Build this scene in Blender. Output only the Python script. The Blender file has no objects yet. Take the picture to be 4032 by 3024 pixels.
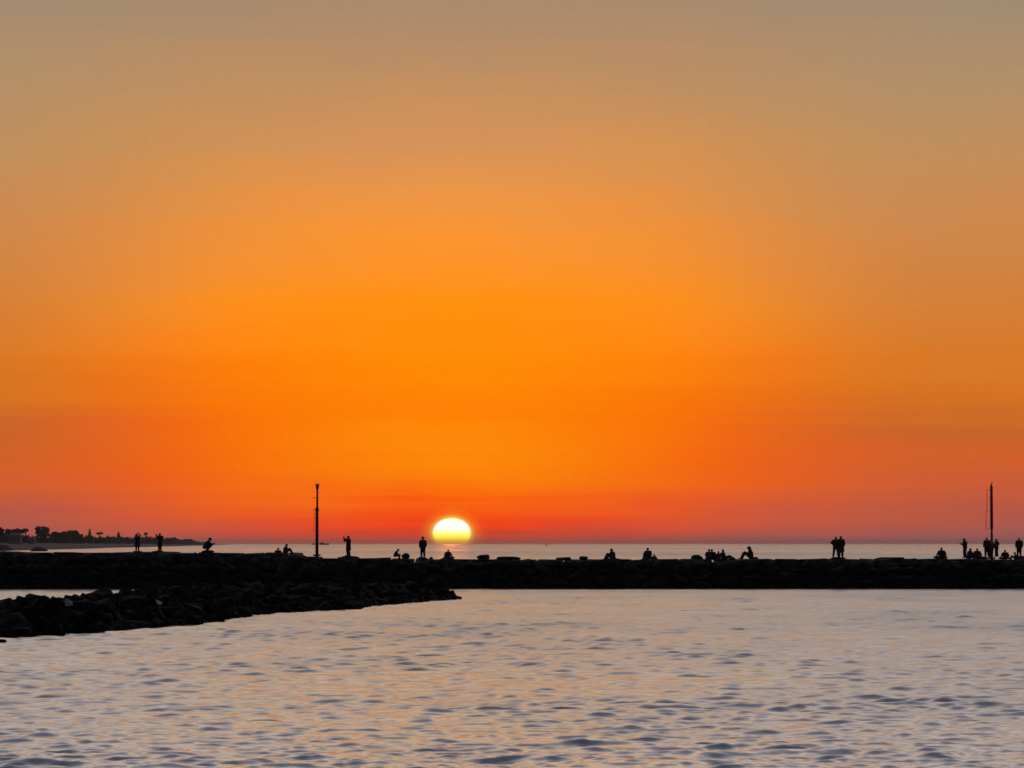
import bpy, bmesh, math, random
import numpy as np
from mathutils import Vector, Matrix

random.seed(11)
rng = np.random.default_rng(11)
scn = bpy.context.scene
col = scn.collection

# ------------------------------------------------------------------ camera
FPX, CX, CY, HZ, CAMH = 15737.0, 2016.0, 1512.0, 2139.0, 3.6
PITCH = math.atan((HZ - CY) / FPX)
cam_d = bpy.data.cameras.new('camera')
cam_d.sensor_width = 36.0
cam_d.lens = FPX / 4032.0 * 36.0
cam_d.clip_start = 0.5
cam_d.clip_end = 60000.0
cam = bpy.data.objects.new('camera', cam_d)
cam.location = (0, 0, CAMH)
cam.rotation_euler = (math.pi / 2 + PITCH, 0, 0)
col.objects.link(cam)
scn.camera = cam

# ------------------------------------------------------------------ view / world / sun
vs = scn.view_settings
vs.view_transform = 'Standard'
vs.look = 'None'
vs.exposure = 0.0
vs.gamma = 1.0
vs.use_curve_mapping = False

SUN_AZ = (1779 - CX) / FPX                 # measured from +Y towards +X
SUN_EL = (HZ - 2100) / FPX


def lin(c):
    c = c / 255.0
    return c / 12.92 if c <= 0.04045 else ((c + 0.055) / 1.055) ** 2.4


world = bpy.data.worlds.new('World')
scn.world = world
world.use_nodes = True
wt = world.node_tree
wt.nodes.clear()


def N(tree, kind, **kw):
    n = tree.nodes.new(kind)
    for k, v in kw.items():
        setattr(n, k, v)
    return n


def math_node(tree, op, a, b=None, c=None, clamp=False):
    n = tree.nodes.new('ShaderNodeMath')
    n.operation = op
    n.use_clamp = clamp
    for i, v in enumerate((a, b, c)):
        if v is None:
            continue
        if isinstance(v, (int, float)):
            n.inputs[i].default_value = v
        else:
            tree.links.new(v, n.inputs[i])
    return n.outputs[0]


def M2(op, a, b=None, c=None, clamp=False):
    return math_node(wt, op, a, b, c, clamp)


def smooth_range(tree, v, lo, hi, a=0.0, b=1.0, kind='SMOOTHSTEP'):
    n = tree.nodes.new('ShaderNodeMapRange')
    n.interpolation_type = kind
    n.inputs['From Min'].default_value = lo
    n.inputs['From Max'].default_value = hi
    n.inputs['To Min'].default_value = a
    n.inputs['To Max'].default_value = b
    tree.links.new(v, n.inputs['Value'])
    return n.outputs['Result']


def ramp_node(tree, fac, stops):
    r = tree.nodes.new('ShaderNodeValToRGB')
    r.color_ramp.interpolation = 'LINEAR'
    els = r.color_ramp.elements
    stops = sorted(stops)
    els[0].position = stops[0][0]
    els[0].color = (*stops[0][1], 1)
    els[1].position = stops[-1][0]
    els[1].color = (*stops[-1][1], 1)
    for p, c in stops[1:-1]:
        e = els.new(p)
        e.color = (*c, 1)
    tree.links.new(fac, r.inputs['Fac'])
    return r.outputs['Color']


def mix_col(tree, f, a, b, mode='MIX'):
    n = tree.nodes.new('ShaderNodeMix')
    n.data_type = 'RGBA'
    n.blend_type = mode
    if isinstance(f, (int, float)):
        n.inputs[0].default_value = f
    else:
        tree.links.new(f, n.inputs[0])
    for sock, v in ((n.inputs[6], a), (n.inputs[7], b)):
        if isinstance(v, tuple):
            sock.default_value = v
        else:
            tree.links.new(v, sock)
    return n.outputs[2]


UP_HIGH = [(24, (188, 178, 176)), (32, (142, 140, 150)), (48, (94, 99, 116)), (90, (60, 68, 90))]  # sky above the view, brightened low and darkened high to light the ripples
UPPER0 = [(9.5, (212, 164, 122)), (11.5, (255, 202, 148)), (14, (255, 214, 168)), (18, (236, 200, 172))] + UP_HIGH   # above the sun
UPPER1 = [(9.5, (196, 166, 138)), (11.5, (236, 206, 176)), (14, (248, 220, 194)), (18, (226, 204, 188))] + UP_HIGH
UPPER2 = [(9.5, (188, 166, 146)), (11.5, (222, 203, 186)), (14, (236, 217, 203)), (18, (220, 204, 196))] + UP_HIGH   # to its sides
UPPER_AWAY = [(0.0, (70, 62, 70)), (3, (78, 70, 76)), (8, (80, 76, 84)), (16, (78, 80, 92)),
              (30, (74, 80, 96)), (50, (70, 78, 98)), (90, (64, 72, 94))]
C0 = [(0, (164, 135, 108)), (300, (186, 140, 97)), (550, (209, 144, 88)), (750, (231, 147, 70)), (930, (248, 146, 48)),
      (1200, (255, 143, 12)), (1450, (255, 136, 0)), (1620, (255, 126, 0)), (1760, (255, 138, 2)), (1880, (255, 130, 0)),
      (1970, (255, 104, 2)), (2030, (255, 80, 0)), (2080, (252, 64, 0)), (2120, (226, 64, 20)), (2139, (190, 70, 45))]
C1 = [(0, (160, 135, 110)), (300, (182, 139, 98)), (600, (203, 142, 82)), (900, (228, 141, 62)), (1200, (248, 140, 32)),
      (1400, (254, 128, 14)), (1600, (247, 110, 4)), (1800, (246, 95, 8)), (1930, (241, 95, 22)), (2010, (228, 90, 38)),
      (2070, (212, 88, 52)), (2115, (190, 85, 66)), (2139, (156, 79, 72))]
C2 = [(0, (155, 136, 114)), (300, (173, 141, 104)), (600, (189, 140, 90)), (900, (203, 133, 74)), (1200, (208, 126, 56)),
      (1400, (215, 119, 38)), (1550, (211, 113, 33)), (1700, (198, 97, 42)), (1840, (212, 95, 40)), (1944, (203, 92, 54)),
      (2020, (186, 88, 68)), (2115, (167, 90, 86)), (2139, (148, 86, 84))]


def fmap(el):
    return math.sqrt(max(el, 0.0) / (math.pi / 2))


def frame_stops(tab, upper):
    s = [(fmap((HZ - y) / FPX), tuple(lin(v) for v in c)) for y, c in tab]
    s += [(fmap(math.radians(e)), tuple(lin(v) for v in c)) for e, c in upper]
    return s


tc = N(wt, 'ShaderNodeTexCoord')
sep = N(wt, 'ShaderNodeSeparateXYZ')
wt.links.new(tc.outputs['Generated'], sep.inputs[0])
az = M2('SUBTRACT', M2('ARCTAN2', sep.outputs[0], sep.outputs[1]), SUN_AZ)
az = M2('WRAP', az, math.pi, -math.pi)
el = M2('ARCSINE', sep.outputs[2])
aaz = M2('ABSOLUTE', az)
# thin stretched streaks of high haze low in the sky
cmb = N(wt, 'ShaderNodeCombineXYZ')
wt.links.new(M2('MULTIPLY', az, 5.0), cmb.inputs[0])
wt.links.new(M2('MULTIPLY', el, 190.0), cmb.inputs[1])
nz = N(wt, 'ShaderNodeTexNoise')
nz.inputs['Scale'].default_value = 1.0
nz.inputs['Detail'].default_value = 4.0
wt.links.new(cmb.outputs[0], nz.inputs['Vector'])
cmb2 = N(wt, 'ShaderNodeCombineXYZ')
wt.links.new(M2('MULTIPLY', az, 14.0), cmb2.inputs[0])
wt.links.new(M2('MULTIPLY', el, 38.0), cmb2.inputs[1])
nz2 = N(wt, 'ShaderNodeTexNoise')
nz2.inputs['Scale'].default_value = 1.0
nz2.inputs['Detail'].default_value = 3.0
wt.links.new(cmb2.outputs[0], nz2.inputs['Vector'])
low = smooth_range(wt, el, 0.0, 0.004)
streak = M2('MULTIPLY', M2('SUBTRACT', nz.outputs['Fac'], 0.5), 0.019)
broad = M2('MULTIPLY', M2('SUBTRACT', nz2.outputs['Fac'], 0.5), 0.016)
elp = M2('ADD', el, M2('MULTIPLY', M2('ADD', M2('MULTIPLY', streak, smooth_range(wt, el, 0.025, 0.07, 1.0, 0.25)), broad), low))
fac = M2('SQRT', M2('DIVIDE', M2('MAXIMUM', elp, 0.0), math.pi / 2))
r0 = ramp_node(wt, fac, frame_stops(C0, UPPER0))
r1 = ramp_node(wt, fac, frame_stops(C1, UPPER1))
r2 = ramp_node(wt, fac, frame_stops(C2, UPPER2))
r3 = ramp_node(wt, fac, [(fmap(math.radians(e)), tuple(lin(v) for v in c)) for e, c in UPPER_AWAY])
t01 = smooth_range(wt, aaz, 0.0, math.radians(4.9))
t12 = smooth_range(wt, aaz, math.radians(2.8), math.radians(7.0))
t23 = smooth_range(wt, aaz, math.radians(8), math.radians(95))
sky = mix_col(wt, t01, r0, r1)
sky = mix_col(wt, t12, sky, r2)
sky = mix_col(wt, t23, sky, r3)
# the sun itself: flattened by refraction, redder towards its lower limb
du = M2('DIVIDE', az, 75.0 / FPX)
dv = M2('DIVIDE', M2('SUBTRACT', el, SUN_EL), 61.0 / FPX)
rr = M2('SQRT', M2('ADD', M2('MULTIPLY', du, du), M2('MULTIPLY', dv, dv)))
disc = smooth_range(wt, rr, 0.90, 1.07, 1.0, 0.0)
halo = smooth_range(wt, rr, 1.0, 1.9, 1.0, 0.0, 'SMOOTHERSTEP')
disc_col = ramp_node(wt, smooth_range(wt, dv, -0.68, 1.0, 0, 1, 'LINEAR'),
                     [(0.0, (1.0, 0.28, 0.0)), (0.09, (1.0, 0.42, 0.001)), (0.17, (1.0, 0.70, 0.008)), (0.36, (1.0, 0.86, 0.12)),
                      (0.60, (1.0, 0.95, 0.74)), (0.85, (1.0, 0.95, 0.74)), (1.0, (1.0, 0.88, 0.2))])
dc = N(wt, 'ShaderNodeVectorMath', operation='SCALE')
dc.inputs['Scale'].default_value = 1.5
wt.links.new(disc_col, dc.inputs[0])
sky = mix_col(wt, M2('MULTIPLY', halo, 0.42), sky, (1.0, 0.30, 0.01, 1))
rim = smooth_range(wt, rr, 1.02, 1.30, 1.0, 0.0)
sky = mix_col(wt, M2('MULTIPLY', rim, 0.75), sky, (1.0, 0.46, 0.07, 1))
sky = mix_col(wt, disc, sky, dc.outputs[0])
# faint image grain put into the sky colour
nz3 = N(wt, 'ShaderNodeTexNoise')
nz3.inputs['Scale'].default_value = 1700.0
nz3.inputs['Detail'].default_value = 2.0
wt.links.new(tc.outputs['Generated'], nz3.inputs['Vector'])
mot = N(wt, 'ShaderNodeVectorMath', operation='SCALE')
wt.links.new(sky, mot.inputs[0])
wt.links.new(smooth_range(wt, nz3.outputs['Fac'], 0.2, 0.8, 0.965, 1.035, 'LINEAR'), mot.inputs['Scale'])
sky = mot.outputs[0]
bg = N(wt, 'ShaderNodeBackground')
bg.inputs['Strength'].default_value = 1.0
wt.links.new(sky, bg.inputs['Color'])
nish = N(wt, 'ShaderNodeTexSky')
nish.sky_type = 'NISHITA'
nish.sun_disc = False
nish.sun_elevation = SUN_EL
nish.sun_rotation = SUN_AZ
nish.dust_density = 3.0
bg2 = N(wt, 'ShaderNodeBackground')
bg2.inputs['Strength'].default_value = 0.006
wt.links.new(nish.outputs[0], bg2.inputs['Color'])
adds = N(wt, 'ShaderNodeAddShader')
wt.links.new(bg.outputs[0], adds.inputs[0])
wt.links.new(bg2.outputs[0], adds.inputs[1])
wo = N(wt, 'ShaderNodeOutputWorld')
wt.links.new(adds.outputs[0], wo.inputs['Surface'])
try:
    world.cycles.sampling_method = 'MANUAL'
    world.cycles.sample_map_resolution = 2048
except Exception:
    pass

sun_d = bpy.data.lights.new('sun', 'SUN')
sun_d.energy = 0.04
sun_d.angle = math.radians(0.5)
sun_d.color = (1.0, 0.22, 0.05)
sun = bpy.data.objects.new('sun', sun_d)
d = Vector((math.sin(SUN_AZ) * math.cos(SUN_EL), math.cos(SUN_AZ) * math.cos(SUN_EL), math.sin(SUN_EL)))
sun.rotation_euler = d.to_track_quat('Z', 'Y').to_euler()
sun.location = (0, 0, 40)
col.objects.link(sun)

# ------------------------------------------------------------------ helpers
def at(px, py, Y):
    """point at depth Y that the photograph shows at (px, py)"""
    x = (px - CX) / FPX
    v = (CY - py) / FPX
    cp, sp = math.cos(PITCH), math.sin(PITCH)
    dy, dz = cp - v * sp, sp + v * cp
    return Vector((x / dy * Y, Y, CAMH + dz / dy * Y))


def tag(o, label=None, cat=None, group=None, kind=None):
    if label:
        o['label'] = label
    if cat:
        o['category'] = cat
    if group:
        o['group'] = group
    if kind:
        o['kind'] = kind
    return o


def link(name, data, parent=None, loc=None):
    o = bpy.data.objects.new(name, data)
    col.objects.link(o)
    if parent is not None:
        o.parent = parent
    if loc is not None:
        o.location = loc
    return o


def mesh_from(name, verts, faces, mat=None, smooth=False):
    me = bpy.data.meshes.new(name)
    me.from_pydata([tuple(v) for v in verts], [], [tuple(f) for f in faces])
    if mat:
        me.materials.append(mat)
    if smooth:
        me.polygons.foreach_set('use_smooth', [True] * len(me.polygons))
    me.update()
    return me


def interp(x, tab):
    return float(np.interp(x, [t[0] for t in tab], [t[1] for t in tab]))


def new_mat(name):
    m = bpy.data.materials.new(name)
    m.use_nodes = True
    t = m.node_tree
    return m, t, t.nodes['Principled BSDF']


def simple_mat(name, c1, c2=None, rough=0.8, scale=6.0, bump=0.0):
    m, t, b = new_mat(name)
    b.inputs['Roughness'].default_value = rough
    c2 = c2 or tuple(v * 0.65 for v in c1)
    tcn = N(t, 'ShaderNodeTexCoord')
    n = N(t, 'ShaderNodeTexNoise')
    n.inputs['Scale'].default_value = scale
    n.inputs['Detail'].default_value = 5.0
    t.links.new(tcn.outputs['Object'], n.inputs['Vector'])
    c = ramp_node(t, n.outputs['Fac'], [(0.3, c2), (0.7, c1)])
    t.links.new(c, b.inputs['Base Color'])
    if bump:
        bn = N(t, 'ShaderNodeBump')
        bn.inputs['Strength'].default_value = bump
        bn.inputs['Distance'].default_value = 0.05
        t.links.new(n.outputs['Fac'], bn.inputs['Height'])
        t.links.new(bn.outputs[0], b.inputs['Normal'])
    return m


def rock_mat(name, dry_a, dry_b, wet_z=1.1, wet=(0.012, 0.012, 0.011)):
    """quarry stone: dry above, stained dark by weed and tide below"""
    m, t, b = new_mat(name)
    geo = N(t, 'ShaderNodeNewGeometry')
    oi = N(t, 'ShaderNodeObjectInfo')
    n = N(t, 'ShaderNodeTexNoise')
    n.inputs['Scale'].default_value = 1.7
    n.inputs['Detail'].default_value = 7.0
    t.links.new(geo.outputs['Position'], n.inputs['Vector'])
    n2 = N(t, 'ShaderNodeTexNoise')
    n2.inputs['Scale'].default_value = 0.55
    n2.inputs['Detail'].default_value = 3.0
    t.links.new(geo.outputs['Position'], n2.inputs['Vector'])
    c = ramp_node(t, n.outputs['Fac'], [(0.30, dry_b), (0.68, dry_a)])
    hsv = N(t, 'ShaderNodeHueSaturation')
    t.links.new(c, hsv.inputs['Color'])
    t.links.new(smooth_range(t, oi.outputs['Random'], 0, 1, 0.6, 1.35, 'LINEAR'), hsv.inputs['Value'])
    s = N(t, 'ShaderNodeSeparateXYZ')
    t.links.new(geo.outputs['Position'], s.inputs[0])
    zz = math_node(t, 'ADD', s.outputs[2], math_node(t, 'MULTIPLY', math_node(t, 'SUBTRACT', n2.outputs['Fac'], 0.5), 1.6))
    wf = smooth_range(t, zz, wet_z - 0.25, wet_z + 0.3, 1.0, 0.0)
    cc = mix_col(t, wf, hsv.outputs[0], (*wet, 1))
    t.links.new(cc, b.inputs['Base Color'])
    b.inputs['Roughness'].default_value = 0.88
    b.inputs['Specular IOR Level'].default_value = 0.1
    bn = N(t, 'ShaderNodeBump')
    bn.inputs['Strength'].default_value = 0.5
    bn.inputs['Distance'].default_value = 0.08
    t.links.new(n.outputs['Fac'], bn.inputs['Height'])
    t.links.new(bn.outputs[0], b.inputs['Normal'])
    return m


MAT = {}
MAT['rock'] = rock_mat('breakwater_stone', (0.045, 0.04, 0.04), (0.012, 0.011, 0.011), 1.7, (0.003, 0.003, 0.003))
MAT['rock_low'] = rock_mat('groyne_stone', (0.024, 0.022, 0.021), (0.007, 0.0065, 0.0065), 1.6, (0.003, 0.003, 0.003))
MAT['pale_rock'] = simple_mat('pale_stone', (0.55, 0.55, 0.52), (0.4, 0.4, 0.39), 0.8, 3.0, 0.4)
MAT['steel'] = simple_mat('weathered_steel', (0.10, 0.035, 0.025), (0.05, 0.018, 0.014), 0.55, 9.0)
MAT['sand'] = simple_mat('dune_sand', (0.12, 0.10, 0.095), (0.07, 0.058, 0.058), 0.95, 0.05)
MAT['shore_rock'] = simple_mat('shore_rock', (0.05, 0.045, 0.045), (0.02, 0.018, 0.018), 0.9, 0.4)
MAT['grey_rock'] = simple_mat('grey_outcrop', (0.15, 0.14, 0.13), (0.09, 0.085, 0.08), 0.9, 0.5)
MAT['leaf'] = simple_mat('dark_foliage', (0.055, 0.06, 0.03), (0.025, 0.03, 0.015), 0.8, 0.5)
MAT['bark'] = simple_mat('bark', (0.07, 0.05, 0.04), None, 0.9, 2.0)
MAT['plaster'] = simple_mat('house_plaster', (0.20, 0.19, 0.18), (0.15, 0.145, 0.14), 0.9, 0.8)
MAT['tile'] = simple_mat('roof_tile', (0.20, 0.14, 0.12), (0.13, 0.09, 0.08), 0.9, 1.2)
MAT['window'] = simple_mat('window_glass', (0.03, 0.03, 0.035), (0.02, 0.02, 0.022), 0.2, 1.0)
MAT['hull'] = simple_mat('boat_hull', (0.10, 0.06, 0.055), None, 0.6, 1.0)
MAT['cabin'] = simple_mat('boat_cabin', (0.22, 0.18, 0.17), None, 0.6, 1.0)
MAT['feather'] = simple_mat('gull_feather', (0.10, 0.09, 0.09), None, 0.8, 8.0)
MAT['skin'] = simple_mat('skin', (0.22, 0.13, 0.10), (0.18, 0.10, 0.075), 0.6, 12.0)
MAT['hair'] = simple_mat('dark_hair', (0.018, 0.012, 0.010), (0.010, 0.007, 0.006), 0.5, 30.0)
MAT['shoe'] = simple_mat('shoe', (0.03, 0.03, 0.03), None, 0.7, 20.0)
MAT['straw'] = simple_mat('hat_felt', (0.05, 0.035, 0.03), None, 0.9, 30.0)
CLOTH = {k: simple_mat('cloth_' + k, v, None, 0.92, 14.0) for k, v in {
    'black': (0.018, 0.018, 0.02), 'navy': (0.02, 0.022, 0.04), 'maroon': (0.05, 0.015, 0.016),
    'grey': (0.06, 0.06, 0.062), 'brown': (0.05, 0.034, 0.024)}.items()}

# ------------------------------------------------------------------ water
def wave_components():
    comps = []
    lam = np.exp(np.linspace(math.log(0.2), math.log(6.0), 96))
    for i, L in enumerate(lam):
        th = math.radians(265) + rng.normal(0, 0.52)
        k = 2 * math.pi / L
        slope = 0.0375 * (1.0 if L < 0.7 else (0.7 / L) ** 1.0)
        slope *= rng.uniform(0.6, 1.4)
        comps.append((L, k * math.cos(th), k * math.sin(th), slope / k, rng.uniform(0, 2 * math.pi), slope))
    return comps


def value_noise(x, y, scale, seed):
    r = np.random.default_rng(seed).random((256, 256))
    u, v = x / scale, y / scale
    i, j = np.floor(u).astype(int), np.floor(v).astype(int)
    fu, fv = u - i, v - j
    fu, fv = fu * fu * (3 - 2 * fu), fv * fv * (3 - 2 * fv)
    a, b = r[i % 256, j % 256], r[(i + 1) % 256, j % 256]
    c, d_ = r[i % 256, (j + 1) % 256], r[(i + 1) % 256, (j + 1) % 256]
    return (a * (1 - fu) + b * fu) * (1 - fv) + (c * (1 - fu) + d_ * fu) * fv


def build_water():
    rows = np.concatenate([np.geomspace(6, 54, 40)[:-1], np.geomspace(54, 335, 1480)[:-1], np.geomspace(335, 30000, 170)])
    inner = np.linspace(-0.142, 0.142, 640)
    outer = np.array([0.155, 0.165, 0.18, 0.2, 0.23, 0.27, 0.33, 0.42, 0.6])
    cols = np.concatenate([-outer[::-1], inner, outer])
    R, Cc = len(rows), len(cols)
    Yg, Ug = np.meshgrid(rows, cols, indexing='ij')
    Xg = Yg * Ug
    drow = np.gradient(rows)[:, None] * np.ones((1, Cc))
    dcol = np.gradient(cols)[None, :] * rows[:, None]
    sp = np.maximum(drow, dcol)
    Z = np.zeros_like(Xg)
    DX = np.zeros_like(Xg)
    DY = np.zeros_like(Xg)
    lost = np.zeros_like(Xg)
    gust = 0.78 + 0.46 * value_noise(Xg + 500, Yg * 0.55 + 500, 9.0, 3) * value_noise(Xg + 900, Yg * 0.5, 3.7, 4) * 2.0
    calm = np.where(Yg > 290, np.clip(1 - (Yg - 290) / 26 * 0.45, 0.55, 1), 1.0)
    gust = gust * calm
    # sheltered water close along the groyne
    for L, kx, ky, a, ph, s in wave_components():
        w = np.clip((L / sp - 2.0) / 1.2, 0, 1)
        act = w > 0
        lost += (1 - w) * s * s * 0.5 * gust * gust
        p = kx * Xg + ky * Yg + ph
        sn, cs = np.sin(p), np.cos(p)
        aw = a * w * gust
        Z += aw * cs
        n = math.hypot(kx, ky)
        DX -= 0.8 * aw * kx / n * sn
        DY -= 0.8 * aw * ky / n * sn
    verts = np.stack([Xg + DX, Yg + DY, Z], -1).reshape(-1, 3)
    idx = np.arange(R * Cc).reshape(R, Cc)
    quads = np.stack([idx[:-1, :-1], idx[:-1, 1:], idx[1:, 1:], idx[1:, :-1]], -1).reshape(-1, 4)
    me = bpy.data.meshes.new('water')
    me.vertices.add(len(verts))
    me.vertices.foreach_set('co', verts.astype(np.float32).ravel())
    me.loops.add(quads.size)
    me.loops.foreach_set('vertex_index', quads.astype(np.int32).ravel())
    me.polygons.add(len(quads))
    me.polygons.foreach_set('loop_start', np.arange(0, quads.size, 4, dtype=np.int32))
    me.polygons.foreach_set('use_smooth', np.ones(len(quads), dtype=bool))
    me.update(calc_edges=True)
    at_ = me.attributes.new('slope_variance', 'FLOAT', 'POINT')
    at_.data.foreach_set('value', lost.astype(np.float32).ravel())
    o = link('water', me)
    tag(o, kind='structure')
    m, t, b = new_mat('sea_water')
    b.inputs['Base Color'].default_value = (0.055, 0.058, 0.062, 1)
    b.inputs['IOR'].default_value = 1.333
    an = N(t, 'ShaderNodeAttribute')
    an.attribute_name = 'slope_variance'
    geo = N(t, 'ShaderNodeNewGeometry')
    # long wind streaks out at sea
    mp = N(t, 'ShaderNodeMapping')
    mp.inputs['Scale'].default_value = (0.0022, 0.0011, 1.0)
    t.links.new(geo.outputs['Position'], mp.inputs['Vector'])
    ns = N(t, 'ShaderNodeTexNoise')
    ns.inputs['Scale'].default_value = 1.0
    ns.inputs['Detail'].default_value = 3.0
    t.links.new(mp.outputs[0], ns.inputs['Vector'])
    wind = smooth_range(t, ns.outputs['Fac'], 0.38, 0.62, 0.04, 0.9)
    var = math_node(t, 'MULTIPLY', an.outputs['Fac'], wind)
    alpha = math_node(t, 'SQRT', math_node(t, 'MULTIPLY', math_node(t, 'ADD', var, 0.0002), 2.0))
    rough = math_node(t, 'SQRT', alpha)
    t.links.new(rough, b.inputs['Roughness'])
    rp = N(t, 'ShaderNodeTexNoise')
    rp.inputs['Scale'].default_value = 7.0
    rp.inputs['Detail'].default_value = 3.0
    t.links.new(geo.outputs['Position'], rp.inputs['Vector'])
    bn = N(t, 'ShaderNodeBump')
    bn.inputs['Strength'].default_value = 0.2
    bn.inputs['Distance'].default_value = 0.03
    t.links.new(rp.outputs['Fac'], bn.inputs['Height'])
    t.links.new(bn.outputs[0], b.inputs['Normal'])
    # extra gloss mixed in so that the water reflects brighter
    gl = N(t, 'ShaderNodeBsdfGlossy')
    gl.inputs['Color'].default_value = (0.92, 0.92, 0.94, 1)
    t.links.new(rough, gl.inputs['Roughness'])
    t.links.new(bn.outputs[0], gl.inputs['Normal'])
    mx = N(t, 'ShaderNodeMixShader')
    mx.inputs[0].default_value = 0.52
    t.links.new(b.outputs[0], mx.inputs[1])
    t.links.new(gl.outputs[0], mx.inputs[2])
    out = [n for n in t.nodes if n.type == 'OUTPUT_MATERIAL'][0]
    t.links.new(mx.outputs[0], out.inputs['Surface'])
    me.materials.append(m)
    return o


build_water()
# sea bed under it, so that the sheet is closed towards the deep
bed = mesh_from('sea_bed', [(-18500, -80, -0.9), (18500, -80, -0.9), (18500, 30500, -0.9), (-18500, 30500, -0.9)], [(0, 1, 2, 3)], MAT['shore_rock'])
tag(link('sea_bed', bed), kind='structure')

# ------------------------------------------------------------------ stones
def stone_mesh(name, seed, mat, n=15, squash=(1, 1, 0.75), power=0.55):
    r = random.Random(seed)
    bm = bmesh.new()
    for i in range(n):
        v = Vector((r.gauss(0, 1), r.gauss(0, 1), r.gauss(0, 1))).normalized()
        v = Vector([math.copysign(abs(c) ** power, c) for c in v])
        v *= r.uniform(0.42, 0.56)
        bm.verts.new((v.x * squash[0], v.y * squash[1], v.z * squash[2]))
    res = bmesh.ops.convex_hull(bm, input=bm.verts)
    junk = [g for g in res['geom_interior'] if isinstance(g, bmesh.types.BMVert)]
    if junk:
        bmesh.ops.delete(bm, geom=junk, context='VERTS')
    me = bpy.data.meshes.new(name)
    bm.to_mesh(me)
    bm.free()
    me.materials.append(mat)
    return me


ROUND = [stone_mesh('boulder', 500 + i, MAT['rock'], 30, (1, 1, 0.85), 0.95) for i in range(6)]
STONES = [stone_mesh('boulder', 100 + i, MAT['rock']) for i in range(12)]
STONES_LOW = [stone_mesh('boulder', 200 + i, MAT['rock_low']) for i in range(12)]
SLABS = [stone_mesh('cap_stone', 300 + i, MAT['rock'], 26, (1, 1, 1), 0.22) for i in range(6)]


def place_stones(spots, meshes, parent, limit, name='boulder', view=(0, 0)):
    """the largest in view as parts, the rest joined"""
    spots.sort(key=lambda s: -s[1] / max(1.0, s[0][1]) * (1 if s[3] else 0.01))
    for k, (p, size, sc, vis) in enumerate(spots[:limit]):
        o = link(name, meshes[k % len(meshes)], parent, p)
        o.rotation_euler = (random.uniform(-0.5, 0.5), random.uniform(-0.5, 0.5), random.uniform(0, 6.28))
        o.scale = (size * sc[0], size * sc[1], size * sc[2])
    rest = spots[limit:]
    if rest:
        V, F = [], []
        for k, (p, size, sc, vis) in enumerate(rest):
            me = meshes[k % len(meshes)]
            R = Matrix.Rotation(random.uniform(0, 6.28), 3, 'Z') @ Matrix.Rotation(random.uniform(-0.5, 0.5), 3, 'X')
            b0 = len(V)
            for v in me.vertices:
                c = R @ Vector((v.co.x * size * sc[0], v.co.y * size * sc[1], v.co.z * size * sc[2]))
                V.append(c + Vector(p))
            for f in me.polygons:
                F.append([b0 + i for i in f.vertices])
        o = link('boulder_fill', mesh_from('boulder_fill', V, F, meshes[0].materials[0]), parent)
        tag(o, kind='stuff')


# ------------------------------------------------------------------ main breakwater across the picture
YW, YF, YB, YE = 315.5, 320.0, 325.0, 331.0          # waterline, crown front, crown back, sea side toe
CROWN = [(-900, 2171), (0, 2171), (540, 2172), (620, 2170), (830, 2174), (1000, 2174), (1230, 2176), (1262, 2191),
         (1300, 2194), (1420, 2197), (1480, 2191), (1520, 2192), (1600, 2198), (2000, 2201), (2500, 2200), (3000, 2199),
         (3600, 2198), (3800, 2200), (3850, 2196), (3900, 2196), (3960, 2200), (4010, 2199), (4900, 2199)]


def crown_z(px):
    return at(px, interp(px, CROWN), YF + 2).z


def px_of(X, Y=322.0):
    return CX + X / Y * FPX


bw = bpy.data.objects.new('breakwater', None)
col.objects.link(bw)
bw.location = (0, 322, 0)
tag(bw, 'long dark rubble breakwater with flat crown crossing the whole picture below the setting sun', 'breakwater')
INV = Vector((0, -322, 0))
# core
V, F = [], []
xs = np.linspace(-62, 62, 160)
for x in xs:
    z = crown_z(px_of(x)) - 0.42
    V += [(x, YW + 0.9, -0.9) , (x, YW + 1.3, 0.35), (x, YF + 0.5, z), (x, YB - 0.5, z), (x, YE, -0.9)]
for i in range(len(xs) - 1):
    for j in range(4):
        a = i * 5 + j
        F.append((a, a + 5, a + 6, a + 1))
core = link('core', mesh_from('core', [Vector(v) + INV for v in V], F, MAT['rock']), bw)
# stones of the harbour face
spots = []
for row, (yy, frac, sz) in enumerate([(YW + 0.55, 0.02, 1.25), (YW + 1.5, 0.28, 1.2), (YW + 2.6, 0.52, 1.15), (YW + 3.7, 0.76, 1.05)]):
    x = -60.0
    while x < 60:
        s = sz * random.uniform(0.8, 1.3)
        z = crown_z(px_of(x))
        p = Vector((x, yy + random.uniform(-0.25, 0.25), z * frac + random.uniform(-0.12, 0.12))) + INV
        vis = abs(x) < 43
        spots.append((tuple(p), s, (random.uniform(0.9, 1.35), random.uniform(0.85, 1.1), random.uniform(0.8, 1.0)), vis))
        x += s * random.uniform(0.72, 0.95)
for sp_ in spots:
    pass
spots = [(p, s, sc, vis) for p, s, sc, vis in spots]
place_stones(spots, STONES, bw, 290)
# flat stones of the crown
x, k = -58.0, 0
while x < 58:
    w = random.uniform(1.1, 2.6)
    xm = x + w / 2
    z = min(crown_z(px_of(x + 0.1)), crown_z(px_of(x + w - 0.1))) + random.uniform(-0.05, 0.02)
    o = link('cap_stone', SLABS[k % len(SLABS)], bw, Vector((xm, YF + 2.1 + random.uniform(-0.2, 0.2), z - 0.36)) + INV)
    o.scale = (w * 1.02, 5.2, 0.72)
    o.rotation_euler = (random.uniform(-0.006, 0.006), random.uniform(-0.012, 0.012), random.uniform(-0.02, 0.02))
    x += w
    k += 1


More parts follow.
